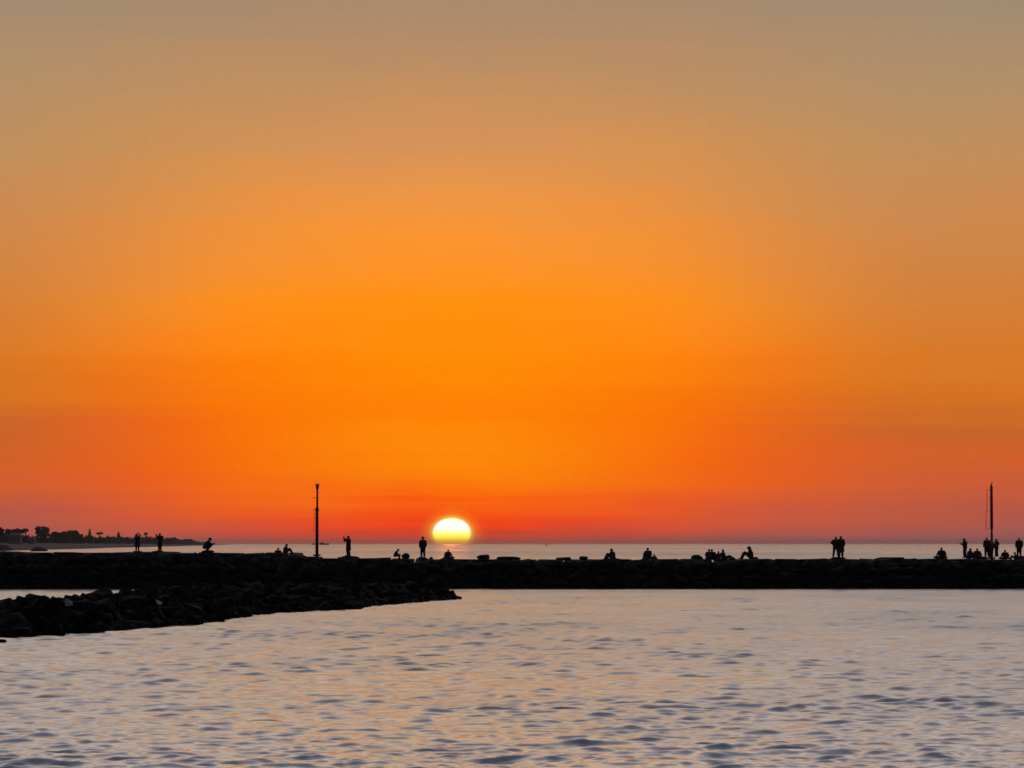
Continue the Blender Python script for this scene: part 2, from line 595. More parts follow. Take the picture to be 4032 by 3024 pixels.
def crown_block(px0, px1, top, kind='boulder', Y=321.6, seed=0, depth=1.2, lean=0.0):
    a, b_ = at(px0, top, Y), at(px1, top, Y)
    w = b_.x - a.x
    zb = crown_z((px0 + px1) / 2) - 0.15
    h = a.z - zb
    me = (ROUND if kind == 'boulder' else STONES)[seed % 6]
    zs = [v.co.z for v in me.vertices]
    xs_ = [v.co.x for v in me.vertices]
    o = link(kind, me, bw, Vector(((a.x + b_.x) / 2, Y, 0)) + INV)
    sz = h / (max(zs) - min(zs))
    o.scale = (w / (max(xs_) - min(xs_)), depth, sz)
    o.location.z = zb - min(zs) * sz
    o.rotation_euler = (0, lean, 0)
    return o


for i, (a, b_, t_, k_) in enumerate([(1876, 1928, 2183, 'cap_stone'), (1950, 2048, 2191, 'cap_stone'), (2188, 2252, 2193, 'cap_stone'),
                                     (2280, 2318, 2190, 'boulder'), (1580, 1615, 2177, 'boulder'), (1335, 1415, 2188, 'boulder'),
                                     (2722, 2770, 2184, 'boulder'), (3985, 4050, 2188, 'boulder'), (790, 845, 2166, 'boulder'),
                                     (522, 562, 2169, 'boulder'), (595, 650, 2168, 'boulder'),
                                     (1690, 1705, 2192, 'boulder'), (1645, 1685, 2192, 'boulder'),
                                     (2868, 2888, 2191, 'boulder'), (2965, 2985, 2192, 'boulder'), (3272, 3335, 2193, 'boulder'),
                                     (3440, 3560, 2194, 'cap_stone'), (3835, 3895, 2191, 'boulder'), (1735, 1795, 2196, 'boulder'),
                                     (2380, 2440, 2197, 'boulder')]):
    crown_block(a, b_, t_, k_, seed=i)

# ------------------------------------------------------------------ low groyne in front, left
def ground_at(px, py):
    Y = CAMH * FPX / (py - HZ)
    return Vector(((px - CX) / FPX * Y, Y, 0))


gw = [ground_at(*p) for p in [(-330, 2535), (0, 2511), (230, 2500), (430, 2487), (600, 2471), (800, 2455), (920, 2433), (1060, 2414),
                              (1390, 2398), (1480, 2385), (1700, 2366), (1798, 2360)]]
gr = bpy.data.objects.new('groyne', None)
col.objects.link(gr)
gr.location = (gw[3].x, gw[3].y, 0)
tag(gr, 'low black rubble groyne running in from the left edge in front of the breakwater', 'groyne')
GINV = -gr.location
CREST = [(-330, 1.35), (0, 1.28), (80, 1.22), (185, 1.5), (300, 1.42), (350, 1.28), (460, 1.46), (600, 1.48), (800, 1.5), (1060, 1.45),
         (1390, 1.25), (1700, 0.98), (1790, 0.75), (1830, 0.25)]
# resample the waterline every 0.7 m
poly = []
for a, b_ in zip(gw[:-1], gw[1:]):
    n = max(1, int((b_ - a).length / 0.72))
    for i in range(n):
        poly.append(a.lerp(b_, i / n))
poly.append(gw[-1])
V, F = [], []
spots = []
nrm = Vector((-0.987, 0.16, 0))
for i, p in enumerate(poly):
    px = CX + (p.x - 2) / (p.y + 1) * FPX
    z = interp(px, CREST)
    endf = min(1.0, (len(poly) - 1 - i) / 5)
    wd = 2.9 * (0.35 + 0.65 * endf)
    zc = (z - 0.38) * endf - 0.5 * (1 - endf)
    V += [p + nrm * 0.35 + Vector((0, 0, -0.9)), p + nrm * 0.55 + Vector((0, 0, 0.05 * endf - 0.5 * (1 - endf))), p + nrm * wd * 0.8 + Vector((0, 0, zc)),
          p + nrm * wd * 1.15 + Vector((0, 0, zc - 0.02)), p + nrm * (wd * 2.1) + Vector((0, 0, -0.9))]
    for frac, dz, sz in ((0.08, 0.02, 0.95), (0.38, 0.33, 0.95), (0.68, 0.60, 0.95), (1.0, 0.80, 0.9), (1.4, 0.5, 0.85), (1.75, 0.12, 0.85)):
        s = sz * random.uniform(0.75, 1.25) * (0.75 + 0.25 * endf)
        q = p + nrm * (wd * frac) + Vector((random.uniform(-0.2, 0.2), random.uniform(-0.25, 0.25), dz * z + random.uniform(-0.1, 0.1)))
        if frac == 1.0:
            q.z = z - 0.30 * s + random.uniform(-0.10, 0.02)
        spots.append((tuple(q + GINV), s, (random.uniform(0.9, 1.3), random.uniform(0.9, 1.3), random.uniform(0.75, 1.0)), frac < 1.2))
for i in range(len(poly) - 1):
    for j in range(4):
        a = i * 5 + j
        F.append((a, a + 5, a + 6, a + 1))
b0 = (len(poly) - 1) * 5
F.append((b0, b0 + 1, b0 + 2, b0 + 3, b0 + 4))
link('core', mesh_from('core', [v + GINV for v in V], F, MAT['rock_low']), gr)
vis_spots = [((p[0] - GINV.x, p[1] - GINV.y, p[2]), s, sc, v) for p, s, sc, v in spots]
order = sorted(range(len(spots)), key=lambda i: -(spots[i][1] / vis_spots[i][0][1]) * (1 if spots[i][3] and vis_spots[i][0][0] / vis_spots[i][0][1] > -0.131 else 0.01))
spots = [(spots[i][0], spots[i][1], spots[i][2], True) for i in order]


def place_ordered(spots, meshes, parent, limit):
    first, rest = spots[:limit], spots[limit:]
    for k, (p, size, sc, v) in enumerate(first):
        o = link('boulder', meshes[k % len(meshes)], parent, p)
        o.rotation_euler = (random.uniform(-0.5, 0.5), random.uniform(-0.5, 0.5), random.uniform(0, 6.28))
        o.scale = (size * sc[0], size * sc[1], size * sc[2])
    V, F = [], []
    for k, (p, size, sc, v) in enumerate(rest):
        me = meshes[k % len(meshes)]
        R = Matrix.Rotation(random.uniform(0, 6.28), 3, 'Z') @ Matrix.Rotation(random.uniform(-0.5, 0.5), 3, 'X')
        b0 = len(V)
        for vv in me.vertices:
            V.append(R @ Vector((vv.co.x * size * sc[0], vv.co.y * size * sc[1], vv.co.z * size * sc[2])) + Vector(p))
        for f in me.polygons:
            F.append([b0 + i for i in f.vertices])
    tag(link('boulder_fill', mesh_from('boulder_fill', V, F, meshes[0].materials[0]), parent), kind='stuff')


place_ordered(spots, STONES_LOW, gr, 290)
PALE = stone_mesh('boulder', 417, MAT['pale_rock'], 10, (1, 1, 0.8))
for px, py, Y, s in ((272, 2372, 157.2, 0.42), (623, 2372, 174.5, 0.34)):
    p = at(px, py, Y)
    o = link('boulder', PALE, gr, p + GINV)
    o.scale = (s, s, s * 0.8)
    o.rotation_euler = (0.2, 0.5, px)
    tag(o, 'small pale grey stone')
# a stone awash off the near end
o = link('awash_stone', STONES_LOW[3], None, ground_at(0, 2528) + Vector((0, 0, 0.02)))
o.scale = (0.55, 0.7, 0.25)
tag(o, 'flat dark stone just breaking the water at the left edge', 'stone')

# ------------------------------------------------------------------ poles
def tube(path, radii, seg=12, cap=True):
    V, F = [], []
    for i, (p, r) in enumerate(zip(path, radii)):
        p = Vector(p)
        if i == 0:
            t = Vector(path[1]) - p
        elif i == len(path) - 1:
            t = p - Vector(path[i - 1])
        else:
            t = Vector(path[i + 1]) - Vector(path[i - 1])
        t.normalize()
        u = t.cross(Vector((0, 1, 0)) if abs(t.y) < 0.9 else Vector((1, 0, 0))).normalized()
        w = t.cross(u)
        for k in range(seg):
            a = 2 * math.pi * k / seg
            V.append(p + u * (r * math.cos(a)) + w * (r * math.sin(a)))
    for i in range(len(path) - 1):
        for k in range(seg):
            a, b_ = i * seg + k, i * seg + (k + 1) % seg
            F.append((a, b_, b_ + seg, a + seg))
    if cap:
        F.append(tuple(reversed(range(seg))))
        F.append(tuple((len(path) - 1) * seg + k for k in range(seg)))
    return V, F


def box(x0, x1, y0, y1, z0, z1):
    V = [(x0, y0, z0), (x1, y0, z0), (x1, y1, z0), (x0, y1, z0), (x0, y0, z1), (x1, y0, z1), (x1, y1, z1), (x0, y1, z1)]
    return V, [(3, 2, 1, 0), (4, 5, 6, 7), (0, 1, 5, 4), (1, 2, 6, 5), (2, 3, 7, 6), (3, 0, 4, 7)]


def part(name, vf, mat, parent, smooth=False):
    return link(name, mesh_from(name, vf[0], vf[1], mat, smooth), parent)


PY_ = 321.0
PS = PY_ / FPX


def pole_root(px, label):
    base = at(px, interp(px, CROWN), PY_)
    base.z = min(base.z, crown_z(px)) - 0.05
    r = bpy.data.objects.new('beacon_pole', None)
    col.objects.link(r)
    r.location = base
    tag(r, label, 'pole', 'poles on the breakwater')
    return r, base


r, base = pole_root(1248, 'dark pole with a small lantern on top, left of the setting sun')
hz = lambda py: at(1248, py, PY_).z - base.z
part('lower_post', tube([(0, 0, -0.2), (0, 0, hz(2020)), (0.012, 0, hz(2000))], [0.128, 0.12, 0.12]), MAT['steel'], r, True)
part('collar', tube([(0.0, 0, hz(2012)), (0.0, 0, hz(1999))], [0.15, 0.14]), MAT['steel'], r, True)
part('upper_post', tube([(0.012, 0, hz(2002)), (0.02, 0, hz(1925))], [0.084, 0.074]), MAT['steel'], r, True)
lan = part('lantern', tube([(0.02, 0, hz(1928)), (0.02, 0, hz(1922)), (0.02, 0, hz(1908))], [0.075, 0.12, 0.142]), MAT['steel'], r, True)
part('lantern_cap', tube([(0.02, 0, hz(1908)), (0.02, 0, hz(1905.5))], [0.15, 0.14]), MAT['steel'], lan, True)
for dx in (-0.115, 0.155):
    part('bird_spike', tube([(dx, 0, hz(1907)), (dx, 0, hz(1897))], [0.016, 0.008], 6), MAT['steel'], lan)
V, F = box(-0.36, 0.0, -0.02, 0.02, hz(1961), hz(1959))
part('bracket', (V, F), MAT['steel'], r)
rail = part('ladder_rail', tube([(-0.25, 0, hz(2090)), (-0.24, 0, hz(2003))], [0.014, 0.014], 6), MAT['steel'], r)
for py in (2008, 2024, 2040, 2056, 2072, 2088):
    part('rung', tube([(-0.25, 0, hz(py)), (-0.08, 0, hz(py))], [0.016, 0.016], 6), MAT['steel'], rail)
part('base_plate', box(-0.28, 0.28, -0.28, 0.28, -0.05, 0.09), MAT['steel'], r)

r, base = pole_root(3905, 'dark pole near the right edge with a thin ladder rail beside it')
hz = lambda py: at(3905, py, PY_).z - base.z
part('lower_post', tube([(0, 0, -0.2), (0.01, 0, hz(2098))], [0.10, 0.095]), MAT['steel'], r, True)
part('joint', tube([(0.01, 0, hz(2098)), (0.01, 0, hz(2083))], [0.075, 0.075]), MAT['steel'], r, True)
part('upper_post', tube([(0.005, 0, hz(2084)), (0.0, 0, hz(1990)), (0.0, 0, hz(1912))], [0.118, 0.116, 0.108]), MAT['steel'], r, True)
tp = part('tip', tube([(-0.03, 0, hz(1914)), (0.0, 0, hz(1906)), (0.09, 0, hz(1897))], [0.06, 0.05, 0.018], 8), MAT['steel'], r, True)
rail = part('ladder_rail', tube([(-0.46, 0.0, hz(2083)), (-0.44, 0, hz(2015)), (-0.37, 0, hz(2005)), (-0.36, 0, hz(1926))], [0.02, 0.02, 0.018, 0.015], 6), MAT['steel'], r, True)
for py, x0 in ((2083, -0.47), (2012, -0.43), (1960, -0.36), (1927, -0.36)):
    part('bracket', tube([(x0, 0, hz(py)), (-0.05, 0, hz(py))], [0.014, 0.014], 6), MAT['steel'], rail)
part('base_plate', box(-0.26, 0.26, -0.26, 0.26, -0.05, 0.09), MAT['steel'], r)

# ------------------------------------------------------------------ people
def cap_seg(a, b, ra, rb, seg=10):
    """tapered limb with round ends"""
    a, b = Vector(a), Vector(b)
    t = b - a
    if t.length < 1e-5:
        t = Vector((0, 0, 1e-3))
        b = a + t
    t.normalize()
    path, rad = [], []
    for s in (1.0, 0.7, 0.3):
        path.append(a - t * (ra * s))
        rad.append(max(ra * math.sqrt(1 - s * s), ra * 0.08))
    path += [a, b]
    rad += [ra, rb]
    for s in (0.3, 0.7, 1.0):
        path.append(b + t * (rb * s))
        rad.append(max(rb * math.sqrt(1 - s * s), rb * 0.08))
    return tube(path, rad, seg)


def ellipsoid(c, r, n=12, m=8):
    c = Vector(c)
    path, V, F = [], [], []
    for i in range(m + 1):
        th = math.pi * (i + 0.02) / (m + 0.04)
        for k in range(n):
            ph = 2 * math.pi * k / n
            V.append(c + Vector((r[0] * math.sin(th) * math.cos(ph), r[1] * math.sin(th) * math.sin(ph), -r[2] * math.cos(th))))
    for i in range(m):
        for k in range(n):
            a, b_ = i * n + k, i * n + (k + 1) % n
            F.append((a, b_, b_ + n, a + n))
    F.append(tuple(reversed(range(n))))
    F.append(tuple(m * n + k for k in range(n)))
    return V, F


def merge(list_vf):
    V, F = [], []
    for v, f in list_vf:
        o_ = len(V)
        V += list(v)
        F += [tuple(i + o_ for i in ff) for ff in f]
    return V, F


PENDING = []


def remeshed(name, parts_, mat, parent, voxel):
    V, F = merge(parts_)
    o = link(name, mesh_from(name, V, F, mat), parent)
    md = o.modifiers.new('remesh', 'REMESH')
    md.mode = 'VOXEL'
    md.voxel_size = voxel
    md.use_smooth_shade = True
    sm = o.modifiers.new('smooth', 'SMOOTH')
    sm.factor = 0.4
    sm.iterations = 2
    PENDING.append(o)
    return o


# joints, local frame: facing +X, lateral Y, up Z (metres, 1.72 m tall)
POSES = {
    'stand': dict(pelvis=(0, 0, .94), chest=(.01, 0, 1.29), neck=(.0, 0, 1.46), head=(.02, 0, 1.60),
                  legs=[((0, .09, .90), (.03, .10, .49), (0, .11, .08), 0.1), ((0, -.09, .90), (.02, -.10, .49), (-.03, -.11, .08), -0.1)],
                  arms=[((0, .185, 1.42), (-.03, .25, 1.14), (.05, .24, .90)), ((0, -.185, 1.42), (-.03, -.25, 1.14), (.06, -.23, .90))]),
    'wide': dict(pelvis=(0, 0, .92), chest=(.0, 0, 1.28), neck=(.0, 0, 1.45), head=(.02, 0, 1.59),
                 legs=[((0, .09, .88), (.04, .15, .48), (0, .19, .08), 0.2), ((0, -.09, .88), (.0, -.15, .48), (-.03, -.19, .08), -0.2)],
                 arms=[((0, .185, 1.41), (-.05, .33, 1.20), (.08, .20, 1.04)), ((0, -.185, 1.41), (-.05, -.33, 1.20), (.08, -.2, 1.04))]),
    'phone': dict(pelvis=(-.02, 0, .94), chest=(-.03, 0, 1.29), neck=(-.03, 0, 1.46), head=(.0, 0, 1.60),
                  legs=[((-.02, .09, .90), (.03, .09, .49), (.0, .1, .08), 0.1), ((-.02, -.09, .90), (.0, -.09, .49), (-.07, -.1, .08), -0.1)],
                  arms=[((-.02, .18, 1.42), (.20, .21, 1.27), (.33, .07, 1.55)), ((-.02, -.18, 1.42), (.20, -.21, 1.27), (.33, -.07, 1.53))]),
    'overhead': dict(pelvis=(-.02, 0, .94), chest=(-.02, 0, 1.29), neck=(-.01, 0, 1.46), head=(.02, 0, 1.60),
                     legs=[((-.02, .09, .90), (.02, .10, .49), (-.02, .11, .08), 0.1), ((-.02, -.09, .90), (.02, -.10, .49), (-.04, -.11, .08), -0.1)],
                     arms=[((0, .17, 1.43), (.14, .20, 1.58), (.20, .06, 1.80)), ((0, -.17, 1.43), (.14, -.20, 1.58), (.20, -.06, 1.80))]),
    'chest_hands': dict(pelvis=(-.02, 0, .94), chest=(-.02, 0, 1.29), neck=(.01, 0, 1.45), head=(.05, 0, 1.58),
                        legs=[((-.02, .09, .90), (.02, .10, .49), (-.02, .11, .08), 0.1), ((-.02, -.09, .90), (.02, -.10, .49), (-.04, -.11, .08), -0.1)],
                        arms=[((0, .18, 1.41), (.06, .27, 1.14), (.27, .10, 1.24)), ((0, -.18, 1.41), (.06, -.27, 1.14), (.27, -.10, 1.22))]),
    'knees': dict(pelvis=(-.02, 0, .12), chest=(.03, 0, .47), neck=(.08, 0, .63), head=(.12, 0, .77),
                  legs=[((0, .09, .11), (.36, .11, .47), (.58, .11, .08), 0.1), ((0, -.09, .11), (.34, -.11, .46), (.55, -.12, .08), -0.1)],
                  arms=[((.05, .18, .59), (.17, .25, .36), (.40, .10, .40)), ((.05, -.18, .59), (.17, -.25, .36), (.40, -.08, .38))]),
    'lean_back': dict(pelvis=(0, 0, .12), chest=(-.12, 0, .46), neck=(-.15, 0, .62), head=(-.13, 0, .77),
                      legs=[((.02, .09, .11), (.42, .12, .34), (.78, .13, .08), 0.1), ((.02, -.09, .11), (.42, -.12, .30), (.80, -.12, .08), -0.1)],
                      arms=[((-.14, .18, .58), (-.30, .25, .34), (-.38, .26, .06)), ((-.14, -.18, .58), (-.30, -.25, .34), (-.38, -.26, .06))]),
    'cross': dict(pelvis=(0, 0, .12), chest=(.01, 0, .47), neck=(.03, 0, .63), head=(.06, 0, .77),
                  legs=[((0, .1, .11), (.27, .40, .14), (.36, -.02, .08), 1.2), ((0, -.1, .11), (.27, -.40, .14), (.30, .06, .08), -1.2)],
                  arms=[((.01, .18, .59), (.04, .29, .34), (.24, .27, .22)), ((.01, -.18, .59), (.04, -.29, .34), (.24, -.27, .22))]),
    'ledge': dict(pelvis=(0, 0, .50), chest=(.12, 0, .83), neck=(.20, 0, .97), head=(.29, 0, 1.09),
                  legs=[((.02, .09, .49), (.42, .11, .50), (.40, .11, .08), 0.1), ((.02, -.09, .49), (.42, -.11, .50), (.34, -.12, .08), -0.1)],
                  arms=[((.15, .18, .93), (.24, .23, .67), (.42, .10, .66)), ((.15, -.18, .93), (.24, -.23, .67), (.42, -.10, .64))]),
    'squat': dict(pelvis=(-.08, 0, .30), chest=(.10, 0, .61), neck=(.18, 0, .75), head=(.26, 0, .88),
                  legs=[((-.06, .1, .30), (.34, .17, .48), (.06, .14, .09), 0.2), ((-.06, -.1, .30), (.34, -.17, .48), (.06, -.14, .09), -0.2)],
                  arms=[((.13, .18, .71), (.28, .25, .52), (.46, .10, .56)), ((.13, -.18, .71), (.28, -.25, .52), (.46, -.10, .54))]),
}


def torso_segs(P, C, Nk, g=0.0):
    P, C, Nk = Vector(P), Vector(C), Vector(Nk)
    Y = Vector((0, 1, 0))
    W = P.lerp(C, 0.45)
    S = C.lerp(Nk, 0.78)
    segs = []
    for s in (-1, 1):
        segs += [cap_seg(P + Y * .075 * s, W + Y * .062 * s, .112 + g, .098 + g), cap_seg(W + Y * .062 * s, C + Y * .085 * s, .098 + g, .112 + g),
                 cap_seg(C + Y * .085 * s, S + Y * .12 * s, .108 + g, .06 + g), cap_seg(S, S + Y * .165 * s, .062 + g, .062 + g)]
    segs.append(cap_seg(P, C, .11 + g, .11 + g))
    return segs


def hand_segs(el_, wr):
    el_, wr = Vector(el_), Vector(wr)
    f = (wr - el_).normalized()
    up = Vector((0, 1, 0)) if abs(f.y) < 0.8 else Vector((1, 0, 0))
    lat = f.cross(up).normalized()
    nrm_ = lat.cross(f)
    segs = []
    for k, ln in zip((-1.5, -0.5, 0.5, 1.5), (.062, .075, .08, .07)):
        k0 = wr + f * .085 + lat * (.021 * k)
        segs.append(cap_seg(wr + f * .01 + lat * (.012 * k), k0, .015, .0125, 6))
        k1 = k0 + f * (ln * .55) + nrm_ * .012 + lat * (.004 * k)
        k2 = k1 + f * (ln * .40) + nrm_ * .028
        segs += [cap_seg(k0, k1, .0105, .0095, 6), cap_seg(k1, k2, .0095, .008, 6)]
    t0 = wr + f * .025 - lat * .028
    t1 = t0 + f * .035 - lat * .03 + nrm_ * .01
    segs += [cap_seg(t0, t1, .014, .0115, 6), cap_seg(t1, t1 + f * .035 + nrm_ * .012, .0115, .009, 6)]
    return segs


def make_person(px, Y, pose, face, label, top='black', bottom='navy', head_py=None, base_z=None, scale=1.0, hat=False, long_hair=False,
                coat=False, backpack=False, group='people watching the sunset on the breakwater'):
    ps = POSES[pose]
    root = bpy.data.objects.new('person', None)
    col.objects.link(root)
    X = at(px, 2190, Y).x
    H = (ps['head'][2] + 0.12) * scale
    if base_z is None:
        base_z = at(px, head_py, Y).z - H
    root.location = (X, Y, base_z)
    root.rotation_euler = (0, 0, math.radians(face))
    root.scale = (scale * 1.17, scale * 1.17, scale)
    tag(root, label, 'person', group)
    P, C, Nk, Hd = (Vector(ps[k]) for k in ('pelvis', 'chest', 'neck', 'head'))
    body = torso_segs(P, C, Nk)
    body.append(cap_seg(Nk - Vector((0, 0, .05)), Hd - Vector((0.01, 0, .05)), .058, .052))
    body.append(ellipsoid(Hd, (.098, .076, .117)))
    body.append(ellipsoid(Hd + Vector((.035, 0, -.065)), (.06, .05, .05)))
    body.append(cap_seg(Hd + Vector((.088, 0, .012)), Hd + Vector((.112, 0, -.022)), .012, .016, 6))
    for s in (-1, 1):
        body.append(ellipsoid(Hd + Vector((-.005, .078 * s, -.01)), (.022, .014, .034), 8, 5))
        body.append(ellipsoid(Hd + Vector((.086, .03 * s, .02)), (.014, .016, .011), 8, 5))
    body.append(cap_seg(Hd + Vector((.095, -.02, -.062)), Hd + Vector((.095, .02, -.062)), .011, .011, 6))
    tops = torso_segs(P.lerp(C, 0.0), C, Nk - (Nk - C) * 0.12, 0.038)
    trous = []
    shoes = []
    Yv = Vector((0, 1, 0))
    trous.append(cap_seg(P - Yv * .08, P + Yv * .08, .135, .135))
    for hip, knee, ank, toe in ps['legs']:
        hip, knee, ank = Vector(hip), Vector(knee), Vector(ank)
        fd = Vector((math.cos(toe), math.sin(toe), 0))
        body += [cap_seg(hip, knee, .088, .056), cap_seg(knee, ank, .056, .04), cap_seg(ank - fd * .03, ank + fd * .16 + Vector((0, 0, -.045)), .042, .03)]
        trous += [cap_seg(hip, knee, .122, .092), cap_seg(knee, ank.lerp(knee, .12), .092, .078)]
        sh = [cap_seg(ank - fd * .05 + Vector((0, 0, -.03)), ank + fd * .17 + Vector((0, 0, -.042)), .048, .038)]
        shoes.append(sh)
    for sh_, elb, wr in ps['arms']:
        body += [cap_seg(sh_, elb, .05, .04), cap_seg(elb, wr, .04, .028)]
        body += hand_segs(elb, wr)
        tops += [cap_seg(sh_, elb, .08, .068), cap_seg(elb, Vector(elb).lerp(Vector(wr), .85), .068, .052)]
    if coat:
        for s in (-1, 1):
            tops.append(cap_seg(P + Yv * .07 * s, P + Yv * .1 * s - Vector((0, 0, .38)), .135, .15))
    b = remeshed('body', body, MAT['skin'], root, 0.0135)
    remeshed('top', tops, CLOTH[top], root, 0.02)
    remeshed('trousers', trous, CLOTH[bottom], root, 0.02)
    for sh in shoes:
        remeshed('shoe', sh, MAT['shoe'], root, 0.018)
    hair = [ellipsoid(Hd + Vector((-.022, 0, .018)), (.098, .086, .112)), ellipsoid(Hd + Vector((.01, 0, .055)), (.095, .08, .075))]
    if long_hair:
        hair.append(cap_seg(Hd + Vector((-.06, 0, 0)), Nk + Vector((-.085, 0, -.06)), .075, .055))
    remeshed('hair', hair, MAT['hair'], root, 0.016)
    if hat:
        top_ = Hd + Vector((-.01, 0, .075))
        hv = tube([top_ + Vector((0, 0, -.012)), top_ + Vector((0, 0, -.006)), top_, top_ + Vector((0, 0, .03)), top_ + Vector((0, 0, .085)), top_ + Vector((0, 0, .105))],
                  [.235, .24, .13, .12, .10, .03], 20)
        part('hat', hv, MAT['straw'], root, True)
    if backpack:
        bp = [cap_seg(C + Vector((-.2, -.07, -.2)), C + Vector((-.19, -.07, .1)), .10, .09), cap_seg(C + Vector((-.2, .07, -.2)), C + Vector((-.19, .07, .1)), .10, .09)]
        remeshed('backpack', bp, CLOTH['black'], root, 0.02)
    return root


YP = 321.7
stand = lambda px, top_py, *a, **k: make_person(px, k.pop('Y', YP), *a, **k)


def person_h(px, head_py, foot_py, Y, pose):
    """scale that spans head_py to foot_py"""
    return (at(px, head_py, Y).z - at(px, foot_py, Y).z) / (POSES[pose]['head'][2] + 0.12)


def put(px, head_py, foot_py, pose, face, label, Y=YP, **kw):
    s = person_h(px, head_py, foot_py, Y, pose)
    return make_person(px, Y, pose, face, label, base_z=at(px, foot_py, Y).z, scale=s, **kw)


put(541, 2103, 2170, 'overhead', 80, 'leftmost standing person, dark silhouette with hands held up above the head', coat=True, long_hair=True, top='black')
put(629, 2100, 2169, 'phone', 150, 'second standing person from the left edge, hands raised to face', top='navy', backpack=True, coat=True)
put(811, 2117, 2170, 'squat', 10, 'person crouching alone on a stone above the flat crown, far left', top='black')
put(1094, 2157, 2196, 'knees', 80, 'small low seated person, left one of the pair beside the lantern pole', Y=322.5, top='black')
put(1122, 2142, 2182, 'knees', 20, 'taller seated person, right one of the pair beside the lantern pole', top='brown')
put(1371, 2110, 2189, 'phone', 155, 'person standing on a stone with both hands raised, right of the lantern pole', top='black', bottom='black', coat=True)
put(1555, 2161, 2207, 'ledge', 5, 'person sitting bent forward left of a dark round stone', top='black', Y=320.6)
put(1665, 2116, 2195, 'stand', 105, 'person in a brimmed hat standing just left of the sun', hat=True, top='maroon', bottom='maroon')
put(1764, 2164, 2201, 'cross', 75, 'person sitting cross-legged directly below the sun', top='maroon', bottom='maroon')
put(2414, 2160, 2205, 'knees', 150, 'lone seated person right of the sun, first one after the low blocks', top='black', Y=321.0)
put(2553, 2157, 2203, 'knees', 110, 'seated adult with a small child at the right side', top='black')
put(2575, 2182, 2212, 'cross', 70, 'small child sitting low beside a seated adult', Y=320.7, top='grey')
put(2793, 2162, 2204, 'knees', 95, 'left one of two people sitting shoulder to shoulder', top='navy')
put(2803, 2162, 2204, 'cross', 88, 'right one of two people sitting shoulder to shoulder', top='black', Y=321.9)
put(2829, 2170, 2208, 'cross', 90, 'small seated person in the middle of the seated group', top='grey')
put(2853, 2164, 2204, 'lean_back', 25, 'seated person with legs stretched right, at the right of the seated group', top='black')
put(2957, 2151, 2202, 'knees', 172, 'lone seated person facing left with knees drawn up, right of the seated group', top='black', long_hair=True)
put(3291, 2114, 2195, 'wide', 70, 'left one of the standing couple right of the seated group', top='black', bottom='grey')
put(3311, 2111, 2197, 'stand', 105, 'taller right one of the standing couple', top='black', bottom='black', coat=True)
put(3708, 2156, 2201, 'cross', 100, 'broad seated person alone between the couple and the right pole', top='black')
put(3799, 2120, 2197, 'chest_hands', 150, 'standing person at the left of the crowd round the right pole', top='black')
put(3816, 2159, 2201, 'knees', 30, 'person sitting at the feet of a standing person, left of the right pole', top='navy')
put(3848, 2159, 2200, 'cross', 90, 'seated person midway between a standing person and the right pole', top='black')
put(3886, 2117, 2193, 'stand', 100, 'standing person just left of the right pole', top='brown', bottom='black')
put(3902, 2124, 2196, 'stand', 60, 'standing person hidden half behind the right pole base', top='black', Y=322.4)
put(3924, 2122, 2192, 'wide', 200, 'standing person just right of the right pole, elbow out', top='black')
put(3958, 2165, 2203, 'cross', 95, 'seated person between the right pole and the last standing person', top='black')
put(4013, 2118, 2194, 'stand', 85, 'standing person at the right edge of the picture', top='black')
put(4001, 2174, 2206, 'knees', 170, 'small seated person at the feet of the last standing person', top='navy', Y=320.9)

dg = bpy.context.evaluated_depsgraph_get()
for o in PENDING:
    me = bpy.data.meshes.new_from_object(o.evaluated_get(dg))
    mat = o.data.materials[0]
    old = o.data
    o.modifiers.clear()
    o.data = me
    if not me.materials:
        me.materials.append(mat)
    me.polygons.foreach_set('use_smooth', [True] * len(me.polygons))

# ------------------------------------------------------------------ headland on the left
SHORE = [(1500, -215), (1750, -237), (1900, -241), (2500, -272), (3200, -318), (4000, -360), (5000, -415), (6500, -500), (8000, -600), (11000, -772), (12500, -860)]


def shore_x(Y):
    return interp(Y, SHORE)


def rise(Y):
    return interp(Y, [(1500, 6.0), (2600, 6.0), (4000, 5.0), (5200, 4.2), (6500, 2.6), (8000, 1.2), (11000, 0.6), (12500, 0.1)])


def land_z(X, Y):
    dd = shore_x(Y) - X
    return (interp(dd, [(-2, -0.9), (0, -0.2), (2.5, 0.8), (14, 1.0), (36, 2.2), (70, 5.0), (95, 6.0), (400, 6.5), (2000, 6.5)]) * rise(Y) / 6.0
            + 0.35 * math.sin(Y / 43.0) * min(1, max(0, dd - 20) / 40))


ds = [-2, 0, 2.5, 8, 14, 24, 36, 50, 70, 95, 140, 220, 400, 900]
Ys = np.geomspace(1500, 12500, 130)
V, F = [], []
for Y in Ys:
    for dd in ds:
        X = shore_x(Y) - dd
        V.append((X, Y, land_z(X, Y)))
nd = len(ds)
FM = []
for i in range(len(Ys) - 1):
    for j in range(nd - 1):
        a = i * nd + j
        F.append((a, a + 1, a + nd + 1, a + nd))
        FM.append(1 if j < 4 else 0)
me = mesh_from('headland', V, F, MAT['sand'], True)
me.materials.append(MAT['shore_rock'])
me.polygons.foreach_set('material_index', FM)
tag(link('headland', me), kind='structure')


